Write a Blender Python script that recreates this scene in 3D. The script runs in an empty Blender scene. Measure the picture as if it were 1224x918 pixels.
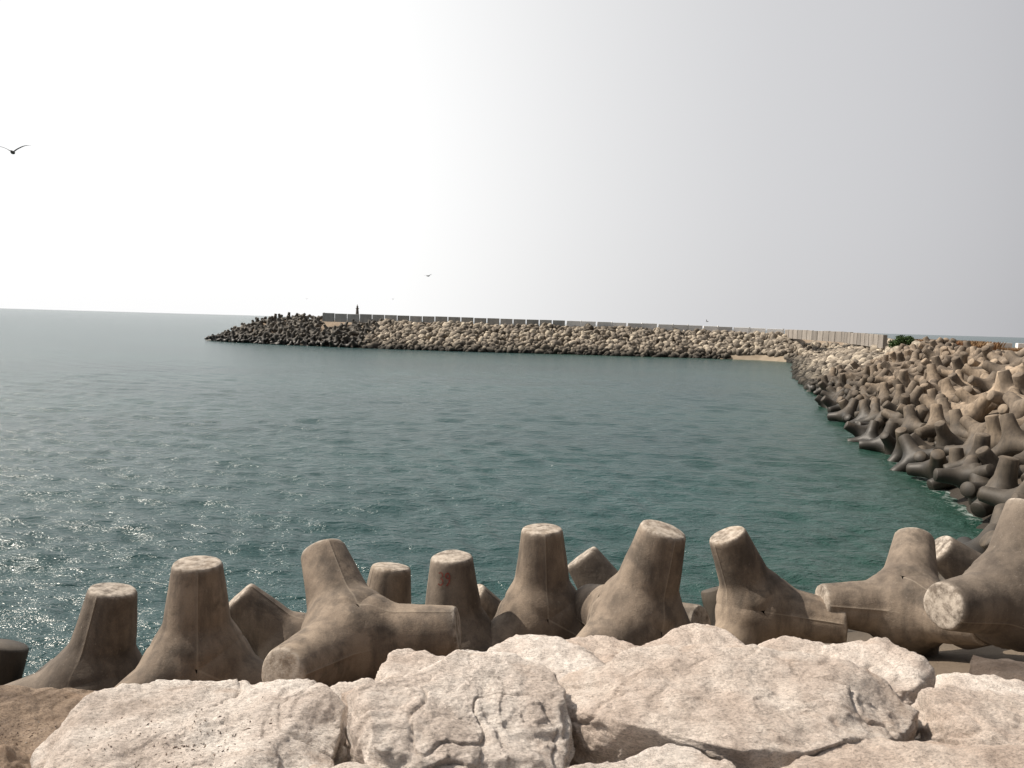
import bpy, bmesh, math, random
import numpy as np
from mathutils import Vector, Matrix
from mathutils.bvhtree import BVHTree

random.seed(7); rng = np.random.default_rng(11)
scene = bpy.context.scene
COL = scene.collection

# ------------------------------------------------------------------ helpers
def mesh_from(name, V, F, smooth=False):
    me = bpy.data.meshes.new(name)
    V = np.asarray(V, dtype=np.float32)
    if isinstance(F, np.ndarray):
        n, k = F.shape
        me.vertices.add(len(V)); me.vertices.foreach_set('co', V.ravel())
        me.loops.add(n*k); me.loops.foreach_set('vertex_index', F.astype(np.int32).ravel())
        me.polygons.add(n)
        me.polygons.foreach_set('loop_start', np.arange(0, n*k, k, dtype=np.int32))
        me.polygons.foreach_set('loop_total', np.full(n, k, dtype=np.int32))
        me.update(calc_edges=True); me.validate()
    else:
        me.from_pydata([tuple(map(float, v)) for v in V], [], F); me.update()
    if smooth:
        me.polygons.foreach_set('use_smooth', [True]*len(me.polygons))
    return me

def add_obj(name, me, mat=None, loc=(0,0,0), parent=None):
    o = bpy.data.objects.new(name, me); COL.objects.link(o); o.location = loc
    if mat and me is not None and len(me.materials) == 0: me.materials.append(mat)
    if parent: o.parent = parent
    return o

def _hash(ix, iy, iz, seed):
    h = (ix*374761393 + iy*668265263 + iz*2147483647 + seed*1274126177) & 0xffffffff
    h = ((h ^ (h >> 13))*1274126177) & 0xffffffff
    h = (h ^ (h >> 16)) & 0xffffffff
    return h/4294967295.0*2-1

def vnoise(P, seed=0):
    P = np.asarray(P, dtype=np.float64)
    I = np.floor(P).astype(np.int64); f = P-I
    u = f*f*f*(f*(f*6-15)+10)
    r = 0
    for dx in (0,1):
        for dy in (0,1):
            for dz in (0,1):
                w = (u[:,0] if dx else 1-u[:,0])*(u[:,1] if dy else 1-u[:,1])*(u[:,2] if dz else 1-u[:,2])
                r = r + w*_hash(I[:,0]+dx, I[:,1]+dy, I[:,2]+dz, seed)
    return r

def fbm(P, octs=4, seed=0, gain=0.5, lac=2.03):
    a = 1; s = 0; P = np.asarray(P, dtype=np.float64)
    for o in range(octs):
        s = s + a*vnoise(P, seed+o*17); P = P*lac + 3.7; a *= gain
    return s

# ------------------------------------------------------------------ shader helper
class NT:
    def __init__(self, name):
        self.mat = bpy.data.materials.new(name); self.mat.use_nodes = True
        self.t = self.mat.node_tree; self.t.nodes.clear()
        self.out = self.n('ShaderNodeOutputMaterial')
        self.p = self.n('ShaderNodeBsdfPrincipled')
        self.l(self.p.outputs[0], self.out.inputs[0])
    def n(self, typ, **kw):
        nd = self.t.nodes.new(typ)
        for k, v in kw.items(): setattr(nd, k, v)
        return nd
    def l(self, a, b): self.t.links.new(a, b)
    def inp(self, nd, key, val):
        if isinstance(val, bpy.types.NodeSocket): self.l(val, nd.inputs[key])
        else: nd.inputs[key].default_value = val
    def noise(self, vec, scale, detail=4, rough=0.55, dist=0.0):
        nd = self.n('ShaderNodeTexNoise'); self.l(vec, nd.inputs['Vector'])
        nd.inputs['Scale'].default_value = scale; nd.inputs['Detail'].default_value = detail
        nd.inputs['Roughness'].default_value = rough; nd.inputs['Distortion'].default_value = dist
        return nd.outputs['Fac']
    def vor(self, vec, scale, feature='F1'):
        nd = self.n('ShaderNodeTexVoronoi', feature=feature); self.l(vec, nd.inputs['Vector'])
        nd.inputs['Scale'].default_value = scale
        return nd.outputs['Distance']
    def ramp(self, fac, stops):
        nd = self.n('ShaderNodeValToRGB'); self.l(fac, nd.inputs[0])
        cr = nd.color_ramp
        while len(cr.elements) < len(stops): cr.elements.new(0.5)
        for e, (p, c) in zip(cr.elements, stops):
            e.position = p; e.color = (c, c, c, 1) if isinstance(c, (int, float)) else (*c, 1)
        return nd.outputs[0]
    def mix(self, fac, a, b, mode='MIX'):
        nd = self.n('ShaderNodeMix', data_type='RGBA', blend_type=mode)
        for i, v in ((0, fac), (6, a), (7, b)):
            if isinstance(v, bpy.types.NodeSocket): self.l(v, nd.inputs[i])
            elif isinstance(v, tuple): nd.inputs[i].default_value = (*v, 1)
            else: nd.inputs[i].default_value = v
        return nd.outputs[2]
    def math(self, op, a, b=0.0, c=None, clamp=False):
        nd = self.n('ShaderNodeMath', operation=op, use_clamp=clamp)
        self.inp(nd, 0, a); self.inp(nd, 1, b)
        if c is not None: self.inp(nd, 2, c)
        return nd.outputs[0]
    def maprange(self, v, a, b, c, d):
        nd = self.n('ShaderNodeMapRange'); self.l(v, nd.inputs[0])
        for i, x in enumerate((a, b, c, d)): nd.inputs[1+i].default_value = x
        return nd.outputs[0]
    def scale(self, vec, s):
        nd = self.n('ShaderNodeMapping'); self.l(vec, nd.inputs[0]); nd.inputs['Scale'].default_value = s
        return nd.outputs[0]
    def obj(self): return self.n('ShaderNodeTexCoord').outputs['Object']
    def pos(self): return self.n('ShaderNodeNewGeometry').outputs['Position']
    def z(self):
        s = self.n('ShaderNodeSeparateXYZ'); self.l(self.pos(), s.inputs[0]); return s.outputs[2]
    def attr(self, name):
        a = self.n('ShaderNodeAttribute', attribute_name=name); return a.outputs['Fac']
    def bump(self, h, strength, dist, prev=None):
        nd = self.n('ShaderNodeBump'); self.l(h, nd.inputs['Height'])
        nd.inputs['Strength'].default_value = strength; nd.inputs['Distance'].default_value = dist
        if prev is not None: self.l(prev, nd.inputs['Normal'])
        return nd.outputs[0]
    def set(self, **kw):
        for k, v in kw.items():
            key = k.replace('_', ' ')
            if isinstance(v, bpy.types.NodeSocket): self.l(v, self.p.inputs[key])
            elif isinstance(v, tuple): self.p.inputs[key].default_value = (*v, 1)
            else: self.p.inputs[key].default_value = v

# ------------------------------------------------------------------ materials
def concrete(name, island=False, dark=(0.125,0.098,0.076), light=(0.34,0.28,0.222), near=True, wet=(-0.15, 1.1)):
    m = NT(name); v = m.pos()
    base = m.ramp(m.noise(v, 0.9, 6, 0.6), [(0.32, dark), (0.5, tuple((a*0.45+b*0.55) for a, b in zip(dark, light))), (0.68, light)])
    rnd = m.n('ShaderNodeNewGeometry').outputs['Random Per Island'] if island else m.n('ShaderNodeObjectInfo').outputs['Random']
    base = m.mix(1.0, base, m.ramp(rnd, [(0, (0.58,0.57,0.56)), (0.5, (0.9,0.89,0.88)), (1, (1.25,1.2,1.13))]), 'MULTIPLY')
    # run-off stains and weathered patches
    st = m.ramp(m.noise(m.scale(v, (3.2, 3.2, 0.6)), 1.6, 5, 0.62), [(0.45, 0.0), (0.66, 1.0)])
    base = m.mix(m.math('MULTIPLY', st, 0.55), base, (0.05, 0.04, 0.032))
    if near:
        big = m.ramp(m.noise(v, 1.4, 8, 0.66, 0.4), [(0.52, 0.0), (0.61, 1.0)])
        base = m.mix(m.math('MULTIPLY', big, 0.5), base, (0.045, 0.037, 0.030))
        blot = m.ramp(m.noise(v, 7, 7, 0.7), [(0.5, 0.0), (0.66, 1.0)])
        base = m.mix(m.math('MULTIPLY', blot, 0.35), base, (0.10, 0.08, 0.066))
    sp = m.ramp(m.noise(v, 28, 3, 0.6), [(0.64, 0.0), (0.75, 1.0)])
    base = m.mix(m.math('MULTIPLY', sp, 0.3), base, (0.5, 0.44, 0.37))
    gr = m.noise(v, 150, 3, 0.7)
    base = m.mix(0.55, base, m.ramp(gr, [(0.3, 0.5), (0.7, 1.38)]), 'MULTIPLY')
    if near:
        cap = m.attr('cap')
        cf = m.math('MULTIPLY', cap, m.ramp(m.noise(v, 9, 6, 0.7), [(0.40, 0.05), (0.6, 0.75)]))
        base = m.mix(cf, base, (0.60, 0.53, 0.45))
        seam = m.attr('seam')
        base = m.mix(m.math('MULTIPLY', seam, 0.25), base, (0.45, 0.38, 0.3))
    z = m.math('ADD', m.z(), m.math('MULTIPLY', m.noise(v, 0.8, 4), -1.2))
    wf = m.maprange(z, wet[0], wet[1], 1.0, 0.0)
    base = m.mix(m.math('MULTIPLY', wf, 0.94), base, (0.014, 0.012, 0.008))
    rough = m.maprange(wf, 0.3, 1.0, 0.85, 0.5)
    b = m.bump(m.noise(v, 55, 4, 0.7), 0.5, 0.011)
    if near:
        b = m.bump(m.noise(v, 5, 4, 0.55), 0.3, 0.05, b)
        pit = m.ramp(m.vor(v, 22), [(0.0, 0.0), (0.13, 1.0)])
        b = m.bump(pit, 0.3, 0.010, b)
    m.set(Base_Color=base, Roughness=rough, Normal=b)
    return m.mat

M_TET = concrete('tetrapod_concrete')
M_TETF = concrete('tetrapod_pile_concrete', island=True, near=False, dark=(0.10,0.076,0.055), light=(0.38,0.305,0.23), wet=(0.1, 2.8))
M_TETP = concrete('tetrapod_head_concrete', island=True, near=False, dark=(0.075,0.07,0.062), light=(0.22,0.205,0.18), wet=(0.0, 2.4))

def granite(name, island=False, cols=((0.44,0.37,0.32),(0.64,0.565,0.51),(0.80,0.75,0.70)), fine=True, wet=False):
    m = NT(name); v = m.obj() if not island else m.pos()
    base = m.ramp(m.noise(v, 1.6, 8, 0.62, 0.4), [(0.30, cols[0]), (0.42, cols[1]), (0.58, cols[2])])
    if island:
        rnd = m.n('ShaderNodeNewGeometry').outputs['Random Per Island']
        base = m.mix(1.0, base, m.ramp(rnd, [(0, (0.36,0.34,0.32)), (0.35, (0.65,0.61,0.57)), (0.7, (0.95,0.9,0.84)), (1, (1.4,1.35,1.25))]), 'MULTIPLY')
    else:
        rnd = m.n('ShaderNodeObjectInfo').outputs['Random']
        base = m.mix(0.9, base, m.ramp(rnd, [(0, (0.86,0.79,0.73)), (1, (1.07,1.06,1.04))]), 'MULTIPLY')
    b = None
    if fine:
        sv = m.scale(v, (1.0, 1.7, 2.6))
        g1 = m.noise(sv, 44, 7, 0.88)
        base = m.mix(0.92, base, m.ramp(g1, [(0.34, (0.26,0.235,0.23)), (0.44, (0.88,0.86,0.84)), (0.58, (1.35,1.35,1.35))]), 'MULTIPLY')
        g2 = m.ramp(m.vor(sv, 85), [(0.10, 1.0), (0.27, 0.0)])
        base = m.mix(m.math('MULTIPLY', g2, 0.6), base, (0.08, 0.07, 0.068))
        rust = m.ramp(m.noise(v, 2.2, 6, 0.7, 0.8), [(0.56, 0.0), (0.72, 1.0)])
        base = m.mix(m.math('MULTIPLY', rust, 0.40), base, (0.48, 0.31, 0.20))
        dirt = m.ramp(m.noise(v, 5.5, 9, 0.78), [(0.55, 0.0), (0.64, 1.0)])
        base = m.mix(m.math('MULTIPLY', dirt, 0.40), base, (0.20, 0.16, 0.135))
        b = m.bump(m.noise(v, 11, 8, 0.72), 0.6, 0.045)
        b = m.bump(m.noise(m.scale(v, (1, 1.6, 2.5)), 40, 6, 0.75), 0.9, 0.022, b)
    else:
        b = m.bump(m.noise(v, 5, 6, 0.65), 0.5, 0.07)
    if wet:
        z = m.math('ADD', m.z(), m.math('MULTIPLY', m.noise(v, 0.5, 4), -1.6))
        wf = m.maprange(z, -0.4, 1.5, 1.0, 0.0)
        base = m.mix(m.math('MULTIPLY', wf, 0.95), base, (0.012, 0.011, 0.008))
    m.set(Base_Color=base, Roughness=0.88, Normal=b)
    return m.mat
M_ROCK = granite('pale_granite')
M_ROCKD = granite('brown_granite', cols=((0.09,0.065,0.047),(0.22,0.165,0.12),(0.40,0.315,0.24)))
M_RUB = granite('rubble_stone', island=True, fine=False, wet=True, cols=((0.11,0.10,0.085),(0.25,0.222,0.185),(0.44,0.40,0.34)))
M_MASS = granite('boulder_mass', island=True, fine=True, cols=((0.12,0.085,0.065),(0.24,0.18,0.14),(0.40,0.33,0.28)))

m = NT('packed_earth'); v = m.pos()
c = m.ramp(m.noise(v, 0.25, 8, 0.6), [(0.3, (0.17,0.125,0.09)), (0.6, (0.30,0.235,0.17))])
z = m.z(); c = m.mix(m.maprange(z, 0.0, 4.3, 0.95, 0.0), c, (0.02, 0.017, 0.013))
m.set(Base_Color=c, Roughness=0.95, Normal=m.bump(m.noise(v, 2, 8, 0.7), 0.7, 0.2)); M_EARTH = m.mat
m = NT('beach_sand'); v = m.pos()
m.set(Base_Color=m.ramp(m.noise(v, 0.5, 6), [(0.3, (0.25,0.20,0.14)), (0.7, (0.34,0.28,0.21))]), Roughness=0.95); M_SAND = m.mat
def wallmat(name, a, b):
    m = NT(name); v = m.pos()
    c = m.ramp(m.noise(m.scale(v, (1,1,0.5)), 0.8, 7, 0.65), [(0.3, a), (0.7, b)])
    r = m.n('ShaderNodeNewGeometry').outputs['Random Per Island']
    c = m.mix(1.0, c, m.ramp(r, [(0, 0.7), (1, 1.15)]), 'MULTIPLY')
    m.set(Base_Color=c, Roughness=0.85, Normal=m.bump(m.noise(v, 6, 5), 0.4, 0.03)); return m.mat
M_WALLD = wallmat('grey_wall_concrete', (0.30,0.30,0.29), (0.46,0.46,0.44))
M_WALLL = wallmat('pale_wall_concrete', (0.76,0.75,0.73), (0.86,0.85,0.83))
M_WALLB = wallmat('weathered_wall_concrete', (0.20,0.175,0.15), (0.34,0.305,0.27))

# ------------------------------------------------------------------ shoreline / land
POLY = np.array([(-90,6),(-40,9),(-20,11.2),(-8,13.2),(0,15.5),(8,18.5),(13.5,21.5),(17.3,27),(19.4,35),(25.2,56),(35,90),(47,130),
 (61,168),(62,178),(57,184),(42,187),(30,186),(15,187),(0,186),(-15,186),(-35,188.5),(-58,197),(-75,206),(-81,215),(-77,226),(-50,229),
 (0,229),(60,230),(92,226),(98,205),(86,160),(80,138),(140,144),(320,150),(320,-60),(-90,-60)], dtype=float)
def sdist(P):
    P = np.asarray(P, float); d = np.full(len(P), 1e9); ins = np.zeros(len(P), bool)
    n = len(POLY)
    for i in range(n):
        a = POLY[i]; b = POLY[(i+1) % n]; ab = b-a
        t = np.clip(((P-a)@ab)/(ab@ab), 0, 1); q = a+t[:,None]*ab
        d = np.minimum(d, np.hypot(*(P-q).T))
        c = (a[1] > P[:,1]) != (b[1] > P[:,1])
        with np.errstate(divide='ignore', invalid='ignore'):
            xx = (b[0]-a[0])*(P[:,1]-a[1])/(b[1]-a[1]+1e-12)+a[0]
        ins ^= c & (P[:,0] < xx)
    return np.where(ins, d, -d)
def ground_z(P, s=None):
    P = np.asarray(P, float)
    if s is None: s = sdist(P)
    r = np.hypot(P[:,0]+2, P[:,1])
    cap = 4.15 + 0.20*np.clip((r-9)/16, 0, 1) + 0.95*np.clip((P[:,1]-62)/30, 0, 1)
    cap = cap + 1.05*np.clip((P[:,1]-140)/30, 0, 1)*np.clip((75-P[:,0])/90, 0, 1)
    slope = 0.37 + 0.08*np.clip((r-16)/10, 0, 1)
    h = s*slope
    h = np.where(h < cap, h, cap)
    return np.clip(h, -2.5, None)

gx = np.arange(-96, 326, 1.5); gy = np.arange(-64, 236, 1.5)
GX, GY = np.meshgrid(gx, gy); P = np.c_[GX.ravel(), GY.ravel()]
Z = ground_z(P); Z = Z + 0.12*fbm(np.c_[P*0.35, np.zeros(len(P))], 4, 3)
W = len(gx); idx = np.arange(len(P)).reshape(len(gy), W)
F = np.stack([idx[:-1,:-1], idx[:-1,1:], idx[1:,1:], idx[1:,:-1]], -1).reshape(-1, 4)
F = F[(Z[F] > -2.3).any(1)]
add_obj('ground', mesh_from('ground', np.c_[P, Z], F, True), M_EARTH)

# beach
gx = np.arange(48, 64, 0.5); gy = np.arange(172, 194, 0.5)
GX, GY = np.meshgrid(gx, gy); P = np.c_[GX.ravel(), GY.ravel()]; s = sdist(P)
Z = np.clip(s*0.10, -0.3, 0.9)+0.02*vnoise(np.c_[P, P[:,:1]*0], 2)
W = len(gx); idx = np.arange(len(P)).reshape(len(gy), W)
F = np.stack([idx[:-1,:-1], idx[:-1,1:], idx[1:,1:], idx[1:,:-1]], -1).reshape(-1, 4)
ok = (s > -3) & (s < 2.6); F = F[ok[F].all(1)]
Zg = ground_z(P, s); Z = np.maximum(Z, Zg+0.12)
add_obj('sandy_beach', mesh_from('beach', np.c_[P, Z], F, True), M_SAND)

# ------------------------------------------------------------------ sea
def build_sea():
    r1 = 6*np.exp(np.arange(0, 560)*0.008); r2 = [r1[-1]]
    while r2[-1] < 40000: r2.append(r2[-1]*1.12)
    R = np.concatenate([[0.5, 3.0], r1, r2[1:]])
    dense = np.radians(np.linspace(-44, 44, 700)); rest = np.radians(np.linspace(44, 316, 120))[1:-1]
    A = np.concatenate([dense, rest])
    RR, AA = np.meshgrid(R, A, indexing='ij')
    X = RR*np.sin(AA); Y = RR*np.cos(AA); Zz = np.zeros_like(X)
    sp = np.maximum(RR*0.008, 0.03)
    g = np.random.default_rng(5)
    for k in range(72):
        lam = 0.30*(13**(k/71.0))
        th = math.radians(196) + g.normal(0, 0.58)      # travelling toward the near shore
        kx, ky = math.sin(th)*2*math.pi/lam, math.cos(th)*2*math.pi/lam
        amp = 0.0060*lam**0.68*(0.6+0.7*g.random())
        w = np.clip((lam/sp-2.3)/2.3, 0, 1)*np.where(RR < 600, 1, 0)
        ph = kx*X+ky*Y+g.random()*6.28
        Zz += amp*w*(np.sin(ph)+0.28*np.sin(2*ph+1.4))
    V = np.stack([X, Y, Zz], -1).reshape(-1, 3)
    nr, na = len(R), len(A)
    i = np.arange(nr-1)[:,None]; j = np.arange(na)[None,:]; jn = (j+1) % na
    F = np.stack([i*na+j, (i+1)*na+j, (i+1)*na+jn, i*na+jn], -1).reshape(-1, 4)
    s = np.full(len(V), -100.0); msk = (np.hypot(V[:,0], V[:,1]) < 330)
    s[msk] = sdist(V[msk,:2])
    me = mesh_from('sea', V, F[:, ::-1], True)
    shal = np.clip((s+13)/12, 0, 1)*np.clip((V[:,0]+4)/14, 0, 1)
    at = me.attributes.new('shallow', 'FLOAT', 'POINT'); at.data.foreach_set('value', shal.astype(np.float32))
    fo = np.clip((s+2.6)/2.4, 0, 1)*np.clip((V[:,0]-6)/6, 0.0, 1)
    at = me.attributes.new('surf', 'FLOAT', 'POINT'); at.data.foreach_set('value', fo.astype(np.float32))
    m = NT('sea_water'); v = m.pos()
    big = m.noise(m.scale(v, (0.02, 0.045, 1)), 1.0, 3, 0.55)
    col = m.ramp(big, [(0.35, (0.007,0.042,0.043)), (0.65, (0.013,0.060,0.058))])
    col = m.mix(m.math('MULTIPLY', m.attr('shallow'), 0.65), col, (0.022, 0.062, 0.038))
    fn = m.noise(v, 2.2, 7, 0.75, 0.8)
    foam = m.ramp(m.math('MULTIPLY', m.attr('surf'), fn), [(0.46, 0.0), (0.60, 0.55)])
    col = m.mix(foam, col, (0.50, 0.55, 0.53))
    m.set(Base_Color=col, Roughness=m.mix(foam, (0.21,0.21,0.21), (0.8,0.8,0.8)), IOR=1.33, Specular_IOR_Level=0.55)
    rot = m.n('ShaderNodeMapping'); m.l(v, rot.inputs[0]); rot.inputs['Rotation'].default_value = (0, 0, math.radians(16)); rot.inputs['Scale'].default_value = (0.6, 1.35, 1)
    b = m.bump(m.noise(rot.outputs[0], 1.7, 4, 0.64, 0.2), 0.95, 0.25)
    b = m.bump(m.noise(rot.outputs[0], 6.5, 3, 0.6, 0.3), 0.75, 0.055, b)
    m.set(Normal=b)
    return add_obj('sea', me, m.mat)
build_sea()

# ------------------------------------------------------------------ tetrapods
TL, TR, TK = 1.30, 0.285, 0.14
def tetra_mesh(ncol=44, nrow=18, L=TL, rt=TR, k=TK, noisy=0.0, seed=0, detail=True):
    legs = [Vector((0,0,1))]
    for q in range(3):
        a = q*2*math.pi/3
        legs.append(Vector((0.942809*math.cos(a), 0.942809*math.sin(a), -1/3)))
    def rad(t):
        x = min(max((0.60-t)/0.30, 0), 1)
        return rt+(L-t)*k+0.11*(x*x*(3-2*x))
    V = []; F = []; cap = []; seam = []
    for ai in range(4):
        a = legs[ai]; others = [legs[j] for j in range(4) if j != ai]
        e0 = (others[0]-a*a.dot(others[0])).normalized(); e1 = a.cross(e0)
        angs = [(2*math.pi*i/ncol, 0.0) for i in range(ncol)]
        if detail:
            for off in (math.pi/3, math.pi/3+math.pi):
                angs = [(p, s) for p, s in angs if abs(p-off) > 0.05]
                angs += [(off-0.03, 0.0), (off-0.012, 1.0), (off+0.012, 1.0), (off+0.03, 0.0)]
            angs.sort()
        if detail: prof = [(L, 0.0), (L, 0.45), (L, 0.80), (L-0.004, 0.92), (L-0.012, 0.965), (L-0.028, 0.992)]
        else: prof = [(L, 0.0), (L, 0.93)]
        grid = []
        for phi, sm in angs:
            d = e0*math.cos(phi)+e1*math.sin(phi)
            cd = max((o-a*a.dot(o)).normalized().dot(d) for o in others)
            lo, hi = 0.02, L*0.8
            for _ in range(30):
                mid = (lo+hi)/2
                if mid > 0.70711*rad(mid)*cd: hi = mid
                else: lo = mid
            te = (lo+hi)/2
            col = []
            for t, f in prof:
                col.append((a*t+d*(rad(L)*f), 1.0 if f < 0.97 else 0.6, 0.0))
            t0 = L-0.045 if detail else L-0.03
            for i in range(nrow+1):
                s = i/nrow; t = t0+(te-t0)*s
                r = rad(t) + (0.005*sm if t > 0.5 else 0)
                col.append((a*t+d*r, 0.4*max(0, 1-(L-t)/0.10), sm))
            grid.append(col)
        nr = len(grid[0]); base = len(V)
        for col in grid:
            for p, c, s in col: V.append(p); cap.append(c); seam.append(s)
        n = len(grid)
        for i in range(n):
            j = (i+1) % n
            for r in range(nr-1):
                q = [base+i*nr+r, base+i*nr+r+1, base+j*nr+r+1, base+j*nr+r]
                F.append(q if r else [q[0], q[1], q[2]])
    V = np.array([tuple(v) for v in V])
    if noisy:
        d = V/np.maximum(np.linalg.norm(V, axis=1, keepdims=True), 1e-6)
        n = fbm(np.round(V, 4)*2.3+seed*13.1, 4, seed)*noisy
        V = V+d*n[:,None]
    me = mesh_from('tetrapod', V, F)
    for nm, dat in (('cap', cap), ('seam', seam)):
        at = me.attributes.new(nm, 'FLOAT', 'POINT'); at.data.foreach_set('value', np.array(dat, dtype=np.float32))
    bm = bmesh.new(); bm.from_mesh(me); bmesh.ops.remove_doubles(bm, verts=bm.verts, dist=0.0015)
    bmesh.ops.recalc_face_normals(bm, faces=bm.faces); bm.to_mesh(me); bm.free()
    me.polygons.foreach_set('use_smooth', [True]*len(me.polygons)); me.update()
    return me

def frame(A, B):
    A = Vector(A).normalized(); B = Vector(B); B = (B-A*A.dot(B)).normalized(); C = A.cross(B)
    return Matrix((B, C, A)).transposed()      # local x->B, z->A

TETS = [ # centre, up-leg axis, second leg hint, scale
 ((-5.20, 9.8, 2.20), (0.16, 0.05, 1), (-1.0, -0.35, 0), 1.0),
 ((-3.75, 9.4, 2.72), (0.02, -0.02, 1), (-0.62, -0.8, 0), 1.0),
 ((-1.84, 9.3, 3.12), (-0.42, 0.60, 0.68), (-0.62, -0.72, 0.42), 1.0),
 ((-1.80, 11.3, 2.10), (0.08, 0.1, 1), (0.9, -0.4, 0), 1.0),
 ((-0.70, 10.6, 2.52), (-0.04, 0.0, 1), (0.75, -0.65, 0), 1.0),
 ((0.52, 11.0, 2.84), (-0.03, -0.03, 1), (-0.8, -0.6, 0), 1.0),
 ((1.66, 9.8, 3.26), (0.21, -0.12, 1), (-0.62, -0.75, 0), 1.0),
 ((3.88, 12.0, 2.70), (-0.42, -0.05, 0.92), (0.9, -0.45, 0), 1.0),
 ((6.00, 11.6, 2.90), (0.35, 0.62, 0.66), (0.5, -0.6, 0.5), 1.0),
 ((6.52, 10.0, 3.62), (0.30, 0.28, 0.9), (-0.93, -0.40, 0.1), 1.0),
 ((1.95, 12.2, 2.30), (-0.65, 0.2, 0.85), (0.8, -0.6, 0), 1.0),
 ((-3.1, 11.6, 1.9), (-0.75, -0.1, 0.8), (0.5, -0.8, 0), 1.0),
 ((-7.2, 9.2, 0.95), (0.10, -0.2, 1), (0.5, -0.9, 0), 1.0),
 ((0.2, 12.9, 1.55), (-0.6, -0.2, 0.75), (0.5, -0.9, 0), 1.0),
 ((8.6, 13.6, 2.5), (-0.8, 0.1, 0.6), (0.5, -0.9, 0), 1.0),
]
vari = [tetra_mesh(noisy=0.012, seed=i) for i in range(5)]
tobj = []
for i, (c, A, B, sc) in enumerate(TETS):
    o = add_obj('tetrapod', vari[i % 5], M_TET, c)
    o.rotation_mode = 'QUATERNION'; o.rotation_quaternion = frame(A, B).to_quaternion(); o.scale = (sc,)*3
    tobj.append(o)

# red painted casting number on one leg (child of that tetrapod)
m = NT('red_marking_paint')
m.set(Base_Color=m.ramp(m.noise(m.pos(), 30, 4, 0.7), [(0.4, (0.16,0.075,0.055)), (0.6, (0.34,0.07,0.05))]), Roughness=0.8); M_RED = m.mat
def number_mesh(phi0, tc):
    strokes = [[(-.9,.8),(-.5,1),(-.2,.7),(-.3,.25),(-.6,.1)], [(-.6,.1),(-.2,-.1),(-.15,-.6),(-.5,-1),(-.95,-.8)],
               [(.85,.5),(.6,1),(.25,.75),(.25,.3),(.55,.1),(.85,.3),(.85,.5),(.8,-.4),(.4,-1)]]
    V = []; F = []
    for st in strokes:
        for (x0, y0), (x1, y1) in zip(st[:-1], st[1:]):
            dx, dy = x1-x0, y1-y0; l = math.hypot(dx, dy); nx, ny = -dy/l*.11, dx/l*.11
            b = len(V)
            for (x, y) in ((x0-nx, y0-ny), (x0+nx, y0+ny), (x1+nx, y1+ny), (x1-nx, y1-ny)):
                t = tc+y*0.085; r = TR+(TL-t)*TK+0.022; a = phi0+x*0.09/r
                V.append((r*math.cos(a), r*math.sin(a), t))
            F.append([b, b+1, b+2, b+3])
    return mesh_from('painted_number', V, F)
Minv = frame(TETS[4][1], TETS[4][2]).inverted()
dloc = Minv @ Vector((-0.25, -1.0, 0.0))
add_obj('painted_number', number_mesh(math.atan2(dloc.y, dloc.x), 1.08), M_RED, (0,0,0), tobj[4])

def merge_instances(meshes, items):
    data = []
    for me in meshes:
        V = np.empty(len(me.vertices)*3, np.float32); me.vertices.foreach_get('co', V); V = V.reshape(-1, 3)
        bm = bmesh.new(); bm.from_mesh(me); bmesh.ops.triangulate(bm, faces=bm.faces); tm = bpy.data.meshes.new('t'); bm.to_mesh(tm); bm.free()
        T = np.empty(len(tm.polygons)*3, np.int32); tm.loops.foreach_get('vertex_index', T); T = T.reshape(-1, 3)
        bpy.data.meshes.remove(tm)
        data.append((V, T))
    VV = []; FF = []; off = 0
    for k, M, loc in items:
        V, T = data[k]
        VV.append(V@np.array(M).T+np.array(loc)); FF.append(T+off); off += len(V)
    return np.concatenate(VV), np.concatenate(FF)

def rand_rot():
    q = rng.normal(size=4); q /= np.linalg.norm(q); w, x, y, z = q
    return np.array([[1-2*(y*y+z*z), 2*(x*y-z*w), 2*(x*z+y*w)], [2*(x*y+z*w), 1-2*(x*x+z*z), 2*(y*z-x*w)], [2*(x*z-y*w), 2*(y*z+x*w), 1-2*(x*x+y*y)]])

def scatter(x0, x1, y0, y1, step, jit=0.42):
    X, Y = np.meshgrid(np.arange(x0, x1, step), np.arange(y0, y1, step))
    X = X+(np.arange(X.shape[0]) % 2)[:,None]*step*0.5
    P = np.c_[X.ravel(), Y.ravel()]
    return P+rng.uniform(-jit, jit, P.shape)*step

low = tetra_mesh(ncol=18, nrow=5, detail=False, rt=0.275, k=0.10)
items = []
P = scatter(-20, 75, 8, 94, 1.85); s = sdist(P); gz = ground_z(P, s)
for p, si, z in zip(P, s, gz):
    x, y = p
    if x < 10.5 and y < 24:
        if not (-1.0 < si < 2.3): continue
        zz = z-0.15
    elif y > 17:
        if not (-0.7 < si < 14.0): continue
        zz = max(z, -0.5)+rng.uniform(0.0, 0.85)
        if si > 10: zz -= 0.4
    else: continue
    if math.hypot(x, y) < 15 and x > 9: zz -= 0.3
    items.append((0, rand_rot()*rng.uniform(1.0, 1.15), (x, y, zz)))
V, F = merge_instances([low], items)
add_obj('tetrapod_revetment', mesh_from('tet_bank', V, F, True), M_TETF)
items = []
P = scatter(-86, -28, 184, 232, 1.75); s = sdist(P); gz = ground_z(P, s)
for p, si, z in zip(P, s, gz):
    x, y = p
    if not (-1.2 < si < 14): continue
    if x > -35+rng.uniform(-2, 2): continue
    if x > -50 and y > 202: continue
    items.append((0, rand_rot()*rng.uniform(1.05, 1.25), (x, y, max(z, -0.4)+rng.uniform(0.1, 0.7))))
V, F = merge_instances([low], items)
add_obj('tetrapod_revetment', mesh_from('tet_head', V, F, True), M_TETP)

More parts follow.
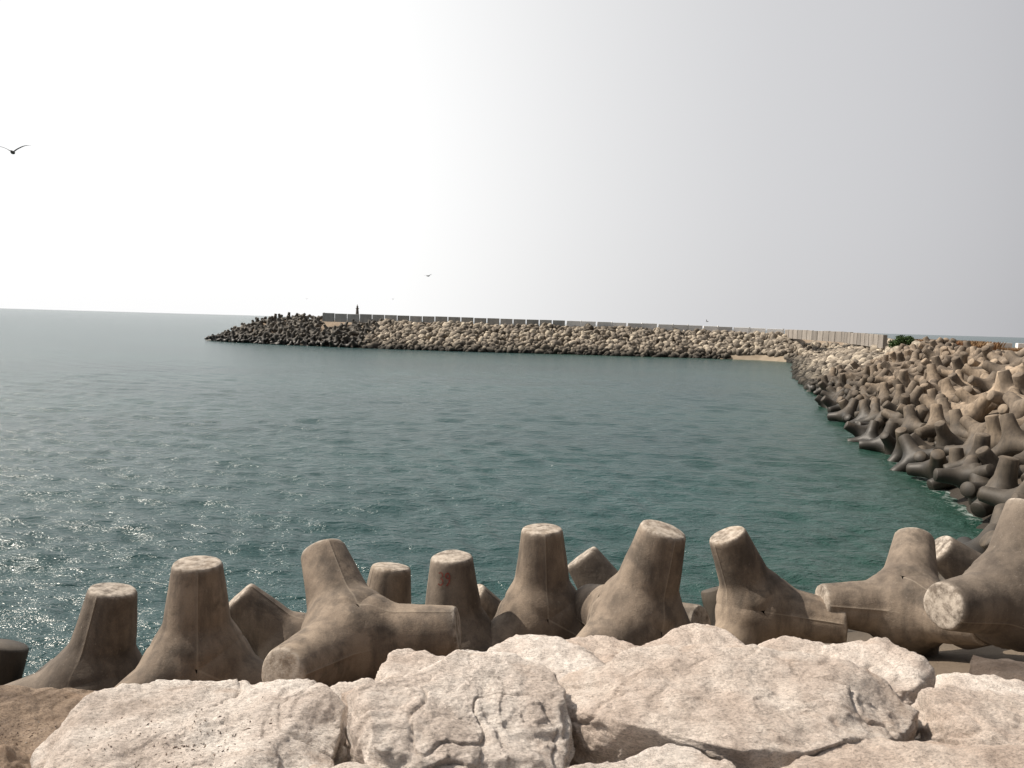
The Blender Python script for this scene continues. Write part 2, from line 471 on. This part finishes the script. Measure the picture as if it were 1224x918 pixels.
# ------------------------------------------------------------------ rocks
def ico(sub):
    bm = bmesh.new(); bmesh.ops.create_icosphere(bm, subdivisions=sub, radius=1.0)
    V = np.array([v.co[:] for v in bm.verts]); F = np.array([[v.index for v in f.verts] for f in bm.faces]); bm.free()
    return V/np.linalg.norm(V, axis=1, keepdims=True), F
def rock_shape(D, seed, dims, p=16, nside=7, rough=0.05, flat=0.75, cuts=0, freq=2.0, slab=False):
    g = np.random.default_rng(seed); dims = np.array(dims, float)
    N = [(g.normal(0, .04), g.normal(0, .04), 1.0)]; d = [flat]
    N.append((0, 0, -1.0)); d.append(0.9)
    ph = g.random()*6.28
    for i in range(nside):
        a = ph+i*2*math.pi/nside+g.uniform(-.35, .35)
        N.append((math.cos(a), math.sin(a), g.uniform(-.30, .12) if slab else g.uniform(-.25, .2))); d.append(g.uniform(.82, 1.02))
    for i in range(3 if slab else 4):
        a = g.random()*6.28; N.append((math.cos(a), math.sin(a), g.uniform(.8, 1.5))); d.append(g.uniform(.95, 1.10) if slab else g.uniform(.9, 1.04))
    for i in range(3):
        a = g.random()*6.28; N.append((math.cos(a), math.sin(a), -g.uniform(.5, 1.3))); d.append(g.uniform(.85, 1.0))
    N = np.array(N); N /= np.linalg.norm(N, axis=1, keepdims=True); d = np.array(d)
    q = np.maximum(D@N.T, 0)/d
    r = (q**p).sum(1)**(-1/p)
    V = D*r[:,None]*dims
    off = seed*7.77
    V = V+D*(0.025*vnoise(V*1.8+off, seed+2))[:,None]*min(1, dims[2]*2)
    for c in range(cuts):
        a = g.random()*6.28; zc = g.uniform(-.3, .9) if c % 4 else g.uniform(1.5, 5)
        n = np.array([math.cos(a), math.sin(a), zc]); n /= np.linalg.norm(n)
        h = (V@n); lim = h.max()*(g.uniform(.90, .985) if c % 4 else g.uniform(.94, .99))
        wob = 0.010*fbm(V*5+off+c, 3, seed+c)
        V = V-np.maximum(0, h-lim-wob)[:,None]*n*0.95
    nn = rough*fbm(V*freq*1.6+off, 7, seed, 0.60)
    ln = V@np.array([.25, .15, 1.0])*7+2.2*fbm(V*1.5+off, 3, seed+3)
    ledge = (ln-np.floor(ln)); ledge = np.clip((ledge-0.5)*6, -1, 1)
    side = np.clip(1.1-np.abs(D[:,2])*0.9, 0.15, 1)
    crack = -np.exp(-(fbm(V*1.4+off*1.3, 3, seed+21)/0.016)**2)
    chip = -np.maximum(0, vnoise(V*4.5+off*1.7, seed+31)-0.3)
    V = V+D*(nn+0.5*rough*ledge*side+0.8*rough*crack+0.7*rough*chip)[:,None]
    return V
D6, F6 = ico(6)
D7, F7 = ico(7)
ROCKS = [ # x, y, top z, half dims, rotz, tilt(x,y), seed, dark
 (-1.36, 3.24, 5.26, (0.58,0.56,0.42), 0.12, (0.05,0.02), 1, 0),
 (-2.50, 3.95, 4.86, (0.76,0.60,0.45), -0.2, (0.0,0.06), 2, 1),
 (-2.14, 2.98, 5.05, (0.30,0.52,0.40), 0.3, (0.0,-0.10), 15, 1),
 (-0.22, 3.46, 5.33, (0.48,0.42,0.36), 0.1, (0.06,0.06), 3, 0),
 (1.10, 3.70, 5.31, (0.80,0.42,0.36), -0.06, (0.05,0.02), 4, 0),
 (0.52, 2.82, 5.25, (0.48,0.36,0.34), 0.0, (0.03,0.0), 5, 0),
 (1.72, 3.00, 5.25, (0.62,0.40,0.36), 0.15, (0.04,-0.04), 6, 0),
 (0.22, 4.56, 5.02, (0.46,0.40,0.36), 0.2, (0.02,0.03), 7, 0),
 (1.20, 4.76, 5.02, (0.46,0.40,0.34), -0.1, (0.02,0.04), 8, 0),
 (2.12, 4.52, 5.04, (0.42,0.36,0.34), 0.4, (0.02,-0.03), 9, 0),
 (2.46, 3.72, 5.18, (0.42,0.34,0.34), 0.1, (0.03,0.08), 10, 0),
 (2.98, 4.60, 4.90, (0.40,0.40,0.40), 0.6, (0.0,0.1), 11, 0),
 (-0.50, 2.68, 5.25, (0.36,0.32,0.34), 0.2, (0.03,0.0), 12, 0),
 (-0.84, 4.20, 4.92, (0.34,0.30,0.40), 0.7, (0.06,0.0), 13, 0),
 (-0.42, 4.70, 4.84, (0.34,0.34,0.40), 0.1, (0.0,0.10), 14, 0),
 (-1.6, 4.30, 4.66, (0.44,0.36,0.40), 0.1, (0.1,0.0), 16, 1),
 (2.1, 5.30, 4.78, (0.46,0.36,0.40), 0.1, (0.08,0.0), 17, 0),
 (0.72, 5.3, 4.78, (0.42,0.36,0.40), 0.8, (0.05,0.08), 27, 0),
 (-3.6, 3.3, 4.70, (0.7,0.6,0.45), 0.5, (0.0,0.0), 18, 1),
 (2.72, 2.98, 5.20, (0.44,0.36,0.42), 0.3, (0.05,0.0), 19, 0),
 (3.22, 3.75, 5.06, (0.32,0.36,0.34), 0.9, (0.1,0.0), 20, 0),
 (-0.62, 3.98, 5.08, (0.22,0.18,0.28), 0.3, (0.1,0.1), 21, 0),
 (1.72, 4.26, 5.08, (0.20,0.14,0.24), 0.2, (0.0,0.1), 22, 0),
 (-0.86, 2.72, 5.08, (0.13,0.22,0.30), 0.1, (0.0,0.0), 23, 1),
 (0.30, 3.98, 5.04, (0.20,0.14,0.24), 0.5, (0.0,0.1), 24, 1),
 (1.14, 2.62, 5.10, (0.16,0.30,0.24), 0.2, (0.0,0.0), 25, 0),
]
hero = []
for (x, y, zt, dims, rz, (tx, ty), seed, dk) in ROCKS:
    big = max(dims) > 0.47 and y < 4
    D, Fq = (D7, F7) if big else (D6, F6)
    V = rock_shape(D, seed, np.array(dims)*1.08, p=100, rough=0.024, cuts=26, flat=0.8, slab=True)
    me = mesh_from('boulder', V, Fq, True)
    top = np.percentile(V[:,2], 98.5)
    o = add_obj('granite_boulder', me, M_ROCKD if dk else M_ROCK, (x, y, zt-top))
    o.rotation_euler = (tx, ty, rz)
    if seed in (1, 2): hero.append((o, V, Fq))

# grit and dry scraps lying on the flat stones
V2 = []; F2_ = []
bpy.context.view_layer.update()
D1, F1 = ico(1)
for (o, V, Fq) in hero:
    Mw = np.array(o.matrix_world); Vw = V@Mw[:3,:3].T+Mw[:3,3]
    bvh = BVHTree.FromPolygons([tuple(v) for v in Vw], [tuple(map(int, f)) for f in Fq])
    cx, cy = o.location.x, o.location.y
    for k in range(260):
        x = cx+rng.normal(.05, .12+.12*(k % 2)); y = cy+rng.normal(-.12, .13)
        hit, nrm, _, _ = bvh.ray_cast(Vector((x, y, 7)), Vector((0, 0, -1)))
        if hit is None or nrm.z < 0.8: continue
        sz = rng.uniform(.0015, .0055); el = rng.uniform(.5, 2.5)
        R = rand_rot(); b = len(V2)
        Q = (D1*np.array([sz*el, sz*.7, sz*.6]))@R.T; Q[:,2] *= .6
        Q = Q+np.array(hit)+np.array([0, 0, sz*.25])
        V2.extend(Q.tolist()); F2_.extend((F1+b).tolist())
m = NT('grit'); m.set(Base_Color=m.ramp(m.n('ShaderNodeNewGeometry').outputs['Random Per Island'], [(0, (0.06,0.04,0.03)), (0.7, (0.2,0.14,0.10)), (1, (0.5,0.45,0.4))]), Roughness=0.9)
V2 = np.array(V2)
add_obj('grit_and_debris', mesh_from('grit', V2, np.array(F2_)), m.mat)

# supporting boulder mass around, under and behind the camera and down the slope
D4, F4 = ico(5); D2, F2 = ico(2)
base = [mesh_from('b', rock_shape(D4, 40+i, (1, .85, .6), p=40, rough=0.045, cuts=14), F4, True) for i in range(7)]
items = []
P = scatter(-14, 16, -7, 9.5, 1.05)
for (x, y) in P:
    infront = -3.6 < x < 3.9 and 1.7 < y < 5.6
    g = float(ground_z(np.array([[x, y]]))[0])
    sc = rng.uniform(0.55, 0.85)
    a = rng.random()*6.28; R = np.array([[math.cos(a), -math.sin(a), 0], [math.sin(a), math.cos(a), 0], [0, 0, 1]])*sc
    if infront: z = 4.02-0.22*max(0, y-3.3)
    elif y < 1.7: z = g+0.5+rng.uniform(-.1, .12)
    elif y < 5.6: z = g+0.1
    else: z = min(g, 3.9-(y-5)*0.5)+0.05
    if -4.5 < x < 8 and y > 8: z -= 0.2
    items.append((int(rng.integers(7)), R, (x, y, z)))
V, F = merge_instances(base, items)
add_obj('boulder_revetment', mesh_from('boulders', V, F, True), M_MASS)

# far rubble
base = [mesh_from('r', rock_shape(D2, 80+i, (1, .8, .62), p=30, rough=0.04), F2) for i in range(10)]
items = []
for P in (scatter(-36, 66, 183, 203, 0.98), scatter(30, 74, 86, 184, 1.15)):
    s = sdist(P); gz = ground_z(P, s)
    for p, si, z in zip(P, s, gz):
        x, y = p
        if not (-1.0 < si < 13.6): continue
        if y < 92 and si < 11: continue
        if 50 < x < 62 and 176 < y < 190 and si < 2.2: continue
        if si > 9 and x > 66: continue
        sc = rng.uniform(0.45, 1.2)*(1.05 if y > 180 else 0.85)
        items.append((int(rng.integers(10)), rand_rot()*sc, (x, y, max(z, -0.3)+rng.uniform(0, 0.4))))
V, F = merge_instances(base, items)
add_obj('rubble_breakwater', mesh_from('rubble', V, F), M_RUB)

# ------------------------------------------------------------------ walls made from cast panels
def box(V, F, c, ex, ey, hx, hy, z0, z1, bev=0.04):
    b = len(V)
    for (zz, k) in ((z0, 0), (z1-bev, 0), (z1, bev)):
        for sx, sy in ((-1,-1), (1,-1), (1,1), (-1,1)):
            V.append((c[0]+ex[0]*sx*(hx-k)+ey[0]*sy*(hy-k), c[1]+ex[1]*sx*(hx-k)+ey[1]*sy*(hy-k), zz))
    for r in (0, 4):
        for i in range(4):
            j = (i+1) % 4; F.append([b+r+i, b+r+j, b+r+4+j, b+r+4+i])
    F.append([b+8, b+9, b+10, b+11]); F.append([b+3, b+2, b+1, b])
def panel_wall(name, pts, tops, hgt, plen, gap, th, mat, post=False):
    V = []; F = []
    for (a, b, ta, tb, ha, hb) in zip(pts[:-1], pts[1:], tops[:-1], tops[1:], hgt[:-1], hgt[1:]):
        a = np.array(a, float); b = np.array(b, float); Ln = np.linalg.norm(b-a); e = (b-a)/Ln; n = np.array([-e[1], e[0]])
        cnt = max(1, int(round(Ln/plen))); st = Ln/cnt
        for i in range(cnt):
            f = (i+.5)/cnt; c = a+e*st*(i+.5); t = ta+(tb-ta)*f; h = ha+(hb-ha)*f
            dz = rng.uniform(-.05, .05)
            box(V, F, c, e, n, st/2-gap/2, th/2, t-h-0.5, t+dz)
            if post and i % 2 == 0:
                box(V, F, c+e*(st/2), e, n, 0.13, th/2+0.06, t-h-0.5, t+0.13)
    return add_obj(name, mesh_from(name, V, F), mat)
panel_wall('breakwater_wall', [(-49,204),(-20,202),(13,200.5)], [8.15,8.05,7.95], [1.7,1.6,1.6], 3.2, 0.26, 0.6, M_WALLD)
panel_wall('breakwater_wall', [(13.1,200.5),(40,200.5),(55,200),(66,195)], [7.95,7.75,7.55,7.35], [1.7]*4, 3.6, 0.4, 0.6, M_WALLL, post=True)
panel_wall('breakwater_wall', [(66.4,194.5),(62,150),(49.5,106)], [7.3,7.1,6.80], [1.6,1.5,1.3], 4.0, 0.4, 0.5, M_WALLB)
panel_wall('parapet_wall', [(54.5,109),(85,113),(180,122)], [6.15,6.2,6.3], [0.85]*3, 4.0, 0.9, 0.5, M_WALLL)

# ------------------------------------------------------------------ navigation beacon at the pier head
def lathe(prof, n=20):
    V = []; F = []
    for r, z in prof:
        for i in range(n): a = 2*math.pi*i/n; V.append((r*math.cos(a), r*math.sin(a), z))
    for k in range(len(prof)-1):
        for i in range(n):
            j = (i+1) % n; F.append([k*n+i, k*n+j, (k+1)*n+j, (k+1)*n+i])
    F.append(list(range(n))[::-1]); F.append([(len(prof)-1)*n+i for i in range(n)])
    return V, F
m = NT('beacon_paint'); m.set(Base_Color=m.ramp(m.noise(m.pos(), 2, 5), [(0.3, (0.10,0.085,0.075)), (0.7, (0.22,0.19,0.17))]), Roughness=0.6); M_BEA = m.mat
V, F = lathe([(0.48,-2.0),(0.48,0.35),(0.42,0.4),(0.30,1.75),(0.45,1.85),(0.45,1.95),(0.22,1.97),(0.22,2.35),(0.28,2.4),(0.07,2.65),(0.04,2.9)])
add_obj('navigation_beacon', mesh_from('beacon', V, F), M_BEA, (-40.2, 204.6, 7.7))

# ------------------------------------------------------------------ vegetation on the bank
def leafy(name, c, size, n, mat, seed, ls=0.12):
    g = np.random.default_rng(seed); V = []; F = []
    cl = [(g.uniform(-1, 1)*size[0]*.7, g.uniform(-1, 1)*size[1]*.7, g.uniform(0.1, .75)*size[2], g.uniform(.3, .5)) for _ in range(14)]
    for i in range(n):
        q = cl[g.integers(len(cl))]; d = g.normal(size=3); d /= np.linalg.norm(d); r = q[3]*g.random()**.4
        p = np.array([q[0]+d[0]*r*size[0], q[1]+d[1]*r*size[1], max(.02, q[2]+d[2]*r*size[2])])
        u = g.normal(size=3); u /= np.linalg.norm(u); w = np.cross(u, g.normal(size=3)); w /= np.linalg.norm(w)
        l = ls*g.uniform(.6, 1.5); b = len(V)
        V += [p-u*l, p+w*l*.45, p+u*l, p-w*l*.45]; F.append([b, b+1, b+2, b+3])
    for i in range(7):
        a = g.random()*6.28; b = len(V); r = .03; tip = np.array([math.cos(a)*size[0]*.6, math.sin(a)*size[1]*.6, size[2]*.7])
        V += [np.array([r,0,0]), np.array([-r,r,0]), np.array([0,-r,0]), tip]; F += [[b,b+1,b+3],[b+1,b+2,b+3],[b+2,b,b+3]]
    return add_obj(name, mesh_from(name, np.array(V), F), mat, c)
m = NT('green_leaves'); rr = m.n('ShaderNodeNewGeometry').outputs['Random Per Island']
m.set(Base_Color=m.ramp(rr, [(0, (0.018,0.045,0.010)), (1, (0.06,0.12,0.025))]), Roughness=0.6); M_LEAF = m.mat
leafy('green_bush', (49.6, 101, 5.2), (1.6, 1.2, 1.6), 3200, M_LEAF, 3)
def grass(name, x0, x1, y0, y1, n, h, mat, seed):
    g = np.random.default_rng(seed); V = []; F = []
    C = g.uniform((x0, y0), (x1, y1), (n//22, 2)); CZ = ground_z(C)
    for k in range(n):
        q = g.integers(len(C)); x, y = C[q]+g.normal(0, .3, 2); a = g.random()*6.28; l = h*g.uniform(.5, 1.3); b = len(V)
        bx, by = math.cos(a)*l*.45, math.sin(a)*l*.45; z = CZ[q]
        V += [(x-.03, y, z), (x+.03, y, z), (x+bx*.4, y+by*.4, z+l*.7), (x+bx, y+by, z+l)]; F.append([b, b+1, b+2]); F.append([b+1, b+3, b+2])
    return add_obj(name, mesh_from(name, np.array(V), F), mat)
m = NT('dry_grass_blades'); v = m.pos()
m.set(Base_Color=m.ramp(m.noise(v, .3, 3), [(0.35, (0.28,0.14,0.07)), (0.65, (0.34,0.24,0.13))]), Roughness=0.9); M_DRY = m.mat
grass('dry_grass', 51, 60, 98, 107, 7000, 0.9, M_DRY, 4)
grass('dry_grass', 60, 110, 92, 107, 9000, 0.35, M_DRY, 5)

# ------------------------------------------------------------------ gulls
m = NT('gull_feathers'); 
m.set(Base_Color=m.ramp(m.noise(m.obj(), 5, 3), [(0.3, (0.10,0.095,0.09)), (0.7, (0.20,0.19,0.18))]), Roughness=0.8); M_GULL = m.mat
def gull(loc, yaw, flap=0.35, span=1.25, roll=0.0, pitch=0):
    V = []; F = []
    st = [(-.34,.004,-.01,.05),(-.24,.03,0,.05),(-.12,.062,0,.06),(.0,.078,0,.075),(.10,.065,.005,.065),(.17,.042,.02,.045),(.21,.045,.03,.045),(.25,.03,.028,.032),(.27,.012,.022,.012),(.31,.003,.015,.003)]
    n = 10
    for y, w, z, h in st:
        for i in range(n): a = 2*math.pi*i/n; V.append((w*math.cos(a), y, z+h*math.sin(a)*.9))
    for k in range(len(st)-1):
        for i in range(n):
            j = (i+1) % n; F.append([k*n+i, k*n+j, (k+1)*n+j, (k+1)*n+i])
    b = len(V); V += [(-.02,-.28,0),(.02,-.28,0),(.08,-.42,0),(0,-.40,.0),(-.08,-.42,0)]; F.append([b,b+1,b+2,b+3,b+4])
    for sgn in (-1, 1):
        ws = []; N = 9
        for i in range(N):
            t = i/(N-1); x = .04+t*(span/2-.04)
            z = .03+flap*(.30*t**0.8)+flap*.12*math.sin(t*math.pi)
            lead = .08+.06*math.sin(min(1, t/.42)*math.pi/2)-.22*max(0, t-.42)/.58
            ch = (.17*(1-t**2.2)+.012)
            ws.append((x, lead, z, ch, .016*(1-t)+.003))
        b = len(V)
        for x, le, z, ch, th in ws:
            V += [(sgn*x, le, z), (sgn*x, le-ch*.35, z+th), (sgn*x, le-ch, z), (sgn*x, le-ch*.35, z-th*.5)]
        for i in range(N-1):
            for q in range(4):
                r = (q+1) % 4; F.append([b+i*4+q, b+i*4+r, b+(i+1)*4+r, b+(i+1)*4+q])
        F.append([b+(N-1)*4+q for q in range(4)])
    me = mesh_from('gull', np.array(V), F)
    bm = bmesh.new(); bm.from_mesh(me); bmesh.ops.recalc_face_normals(bm, faces=bm.faces); bm.to_mesh(me); bm.free()
    o = add_obj('seagull', me, M_GULL, loc); o.rotation_euler = (pitch, roll, yaw); return o
gull((-20.0, 32, 13.15), math.radians(20), 0.7, 1.4, -0.12)
gull((-10.3, 95, 12.25), math.radians(-30), 0.35, 1.3, -0.1)
gull((-65, 250, 12.6), math.radians(10), 0.6)
gull((-38, 250, 13.3), math.radians(-20), 0.6)
gull((46, 190, 8.6), math.radians(50), 0.9, 1.3, 0.4)

# ------------------------------------------------------------------ light
az = math.radians(-70); el = math.radians(47)
sunv = Vector((math.sin(az)*math.cos(el), math.cos(az)*math.cos(el), math.sin(el)))
L = bpy.data.lights.new('sun', 'SUN'); L.energy = 5.0; L.angle = math.radians(0.5); L.color = (1.0, 0.90, 0.78)
so = bpy.data.objects.new('sun', L); COL.objects.link(so); so.rotation_mode = 'QUATERNION'; so.rotation_quaternion = sunv.to_track_quat('Z', 'Y'); so.location = (0, 0, 60)

w = bpy.data.worlds.new('World'); scene.world = w; w.use_nodes = True; t = w.node_tree; t.nodes.clear()
out = t.nodes.new('ShaderNodeOutputWorld'); add = t.nodes.new('ShaderNodeAddShader'); t.links.new(add.outputs[0], out.inputs[0])
sky = t.nodes.new('ShaderNodeTexSky'); sky.sky_type = 'NISHITA'; sky.sun_disc = False; sky.sun_elevation = el; sky.sun_rotation = az % (2*math.pi)
sky.dust_density = 4.0; sky.air_density = 1.0
hs = t.nodes.new('ShaderNodeHueSaturation'); hs.inputs['Saturation'].default_value = 0.25; t.links.new(sky.outputs[0], hs.inputs['Color'])
b1 = t.nodes.new('ShaderNodeBackground'); b1.inputs[1].default_value = 0.012; t.links.new(hs.outputs[0], b1.inputs[0])
# sea haze brightening toward the sun's side of the sky
haz = math.radians(-58)
tc = t.nodes.new('ShaderNodeTexCoord'); dp = t.nodes.new('ShaderNodeVectorMath'); dp.operation = 'DOT_PRODUCT'
t.links.new(tc.outputs['Generated'], dp.inputs[0]); dp.inputs[1].default_value = (math.sin(haz), math.cos(haz), 0.04)
mr = t.nodes.new('ShaderNodeMapRange'); mr.inputs[1].default_value = -1; mr.inputs[2].default_value = 1; t.links.new(dp.outputs['Value'], mr.inputs[0])
cr = t.nodes.new('ShaderNodeValToRGB'); t.links.new(mr.outputs[0], cr.inputs[0]); cr.color_ramp.interpolation = 'B_SPLINE'
stops = [(0.0, (0.06,0.062,0.07)), (0.38, (0.14,0.145,0.16)), (0.50, (0.55,0.55,0.57)), (0.63, (0.62,0.62,0.635)), (0.73, (0.78,0.78,0.785)), (0.82, (1.0,1.0,0.995)), (1.0, (1.2,1.2,1.18))]
while len(cr.color_ramp.elements) < len(stops): cr.color_ramp.elements.new(0.5)
for e, (p, c) in zip(cr.color_ramp.elements, stops): e.position = p; e.color = (*c, 1)
b2 = t.nodes.new('ShaderNodeBackground'); b2.inputs[1].default_value = 0.98; t.links.new(cr.outputs[0], b2.inputs[0])
t.links.new(b1.outputs[0], add.inputs[0]); t.links.new(b2.outputs[0], add.inputs[1])

# ------------------------------------------------------------------ camera
cam = bpy.data.cameras.new('camera'); cam.sensor_width = 36; cam.lens = 27.94; cam.clip_start = 0.05; cam.clip_end = 100000
co = bpy.data.objects.new('camera', cam); COL.objects.link(co)
p = math.radians(4.4); r = math.radians(1.64)
f = Vector((0, math.cos(p), -math.sin(p))); R0 = Vector((1, 0, 0)); U0 = Vector((0, math.sin(p), math.cos(p)))
Rv = R0*math.cos(r)+U0*math.sin(r); Uv = U0*math.cos(r)-R0*math.sin(r)
M = Matrix((Rv, Uv, -f)).transposed().to_4x4(); M.translation = (0, 0, 7.0); co.matrix_world = M
scene.camera = co
scene.view_settings.view_transform = 'Standard'; scene.view_settings.look = 'None'; scene.view_settings.exposure = 0
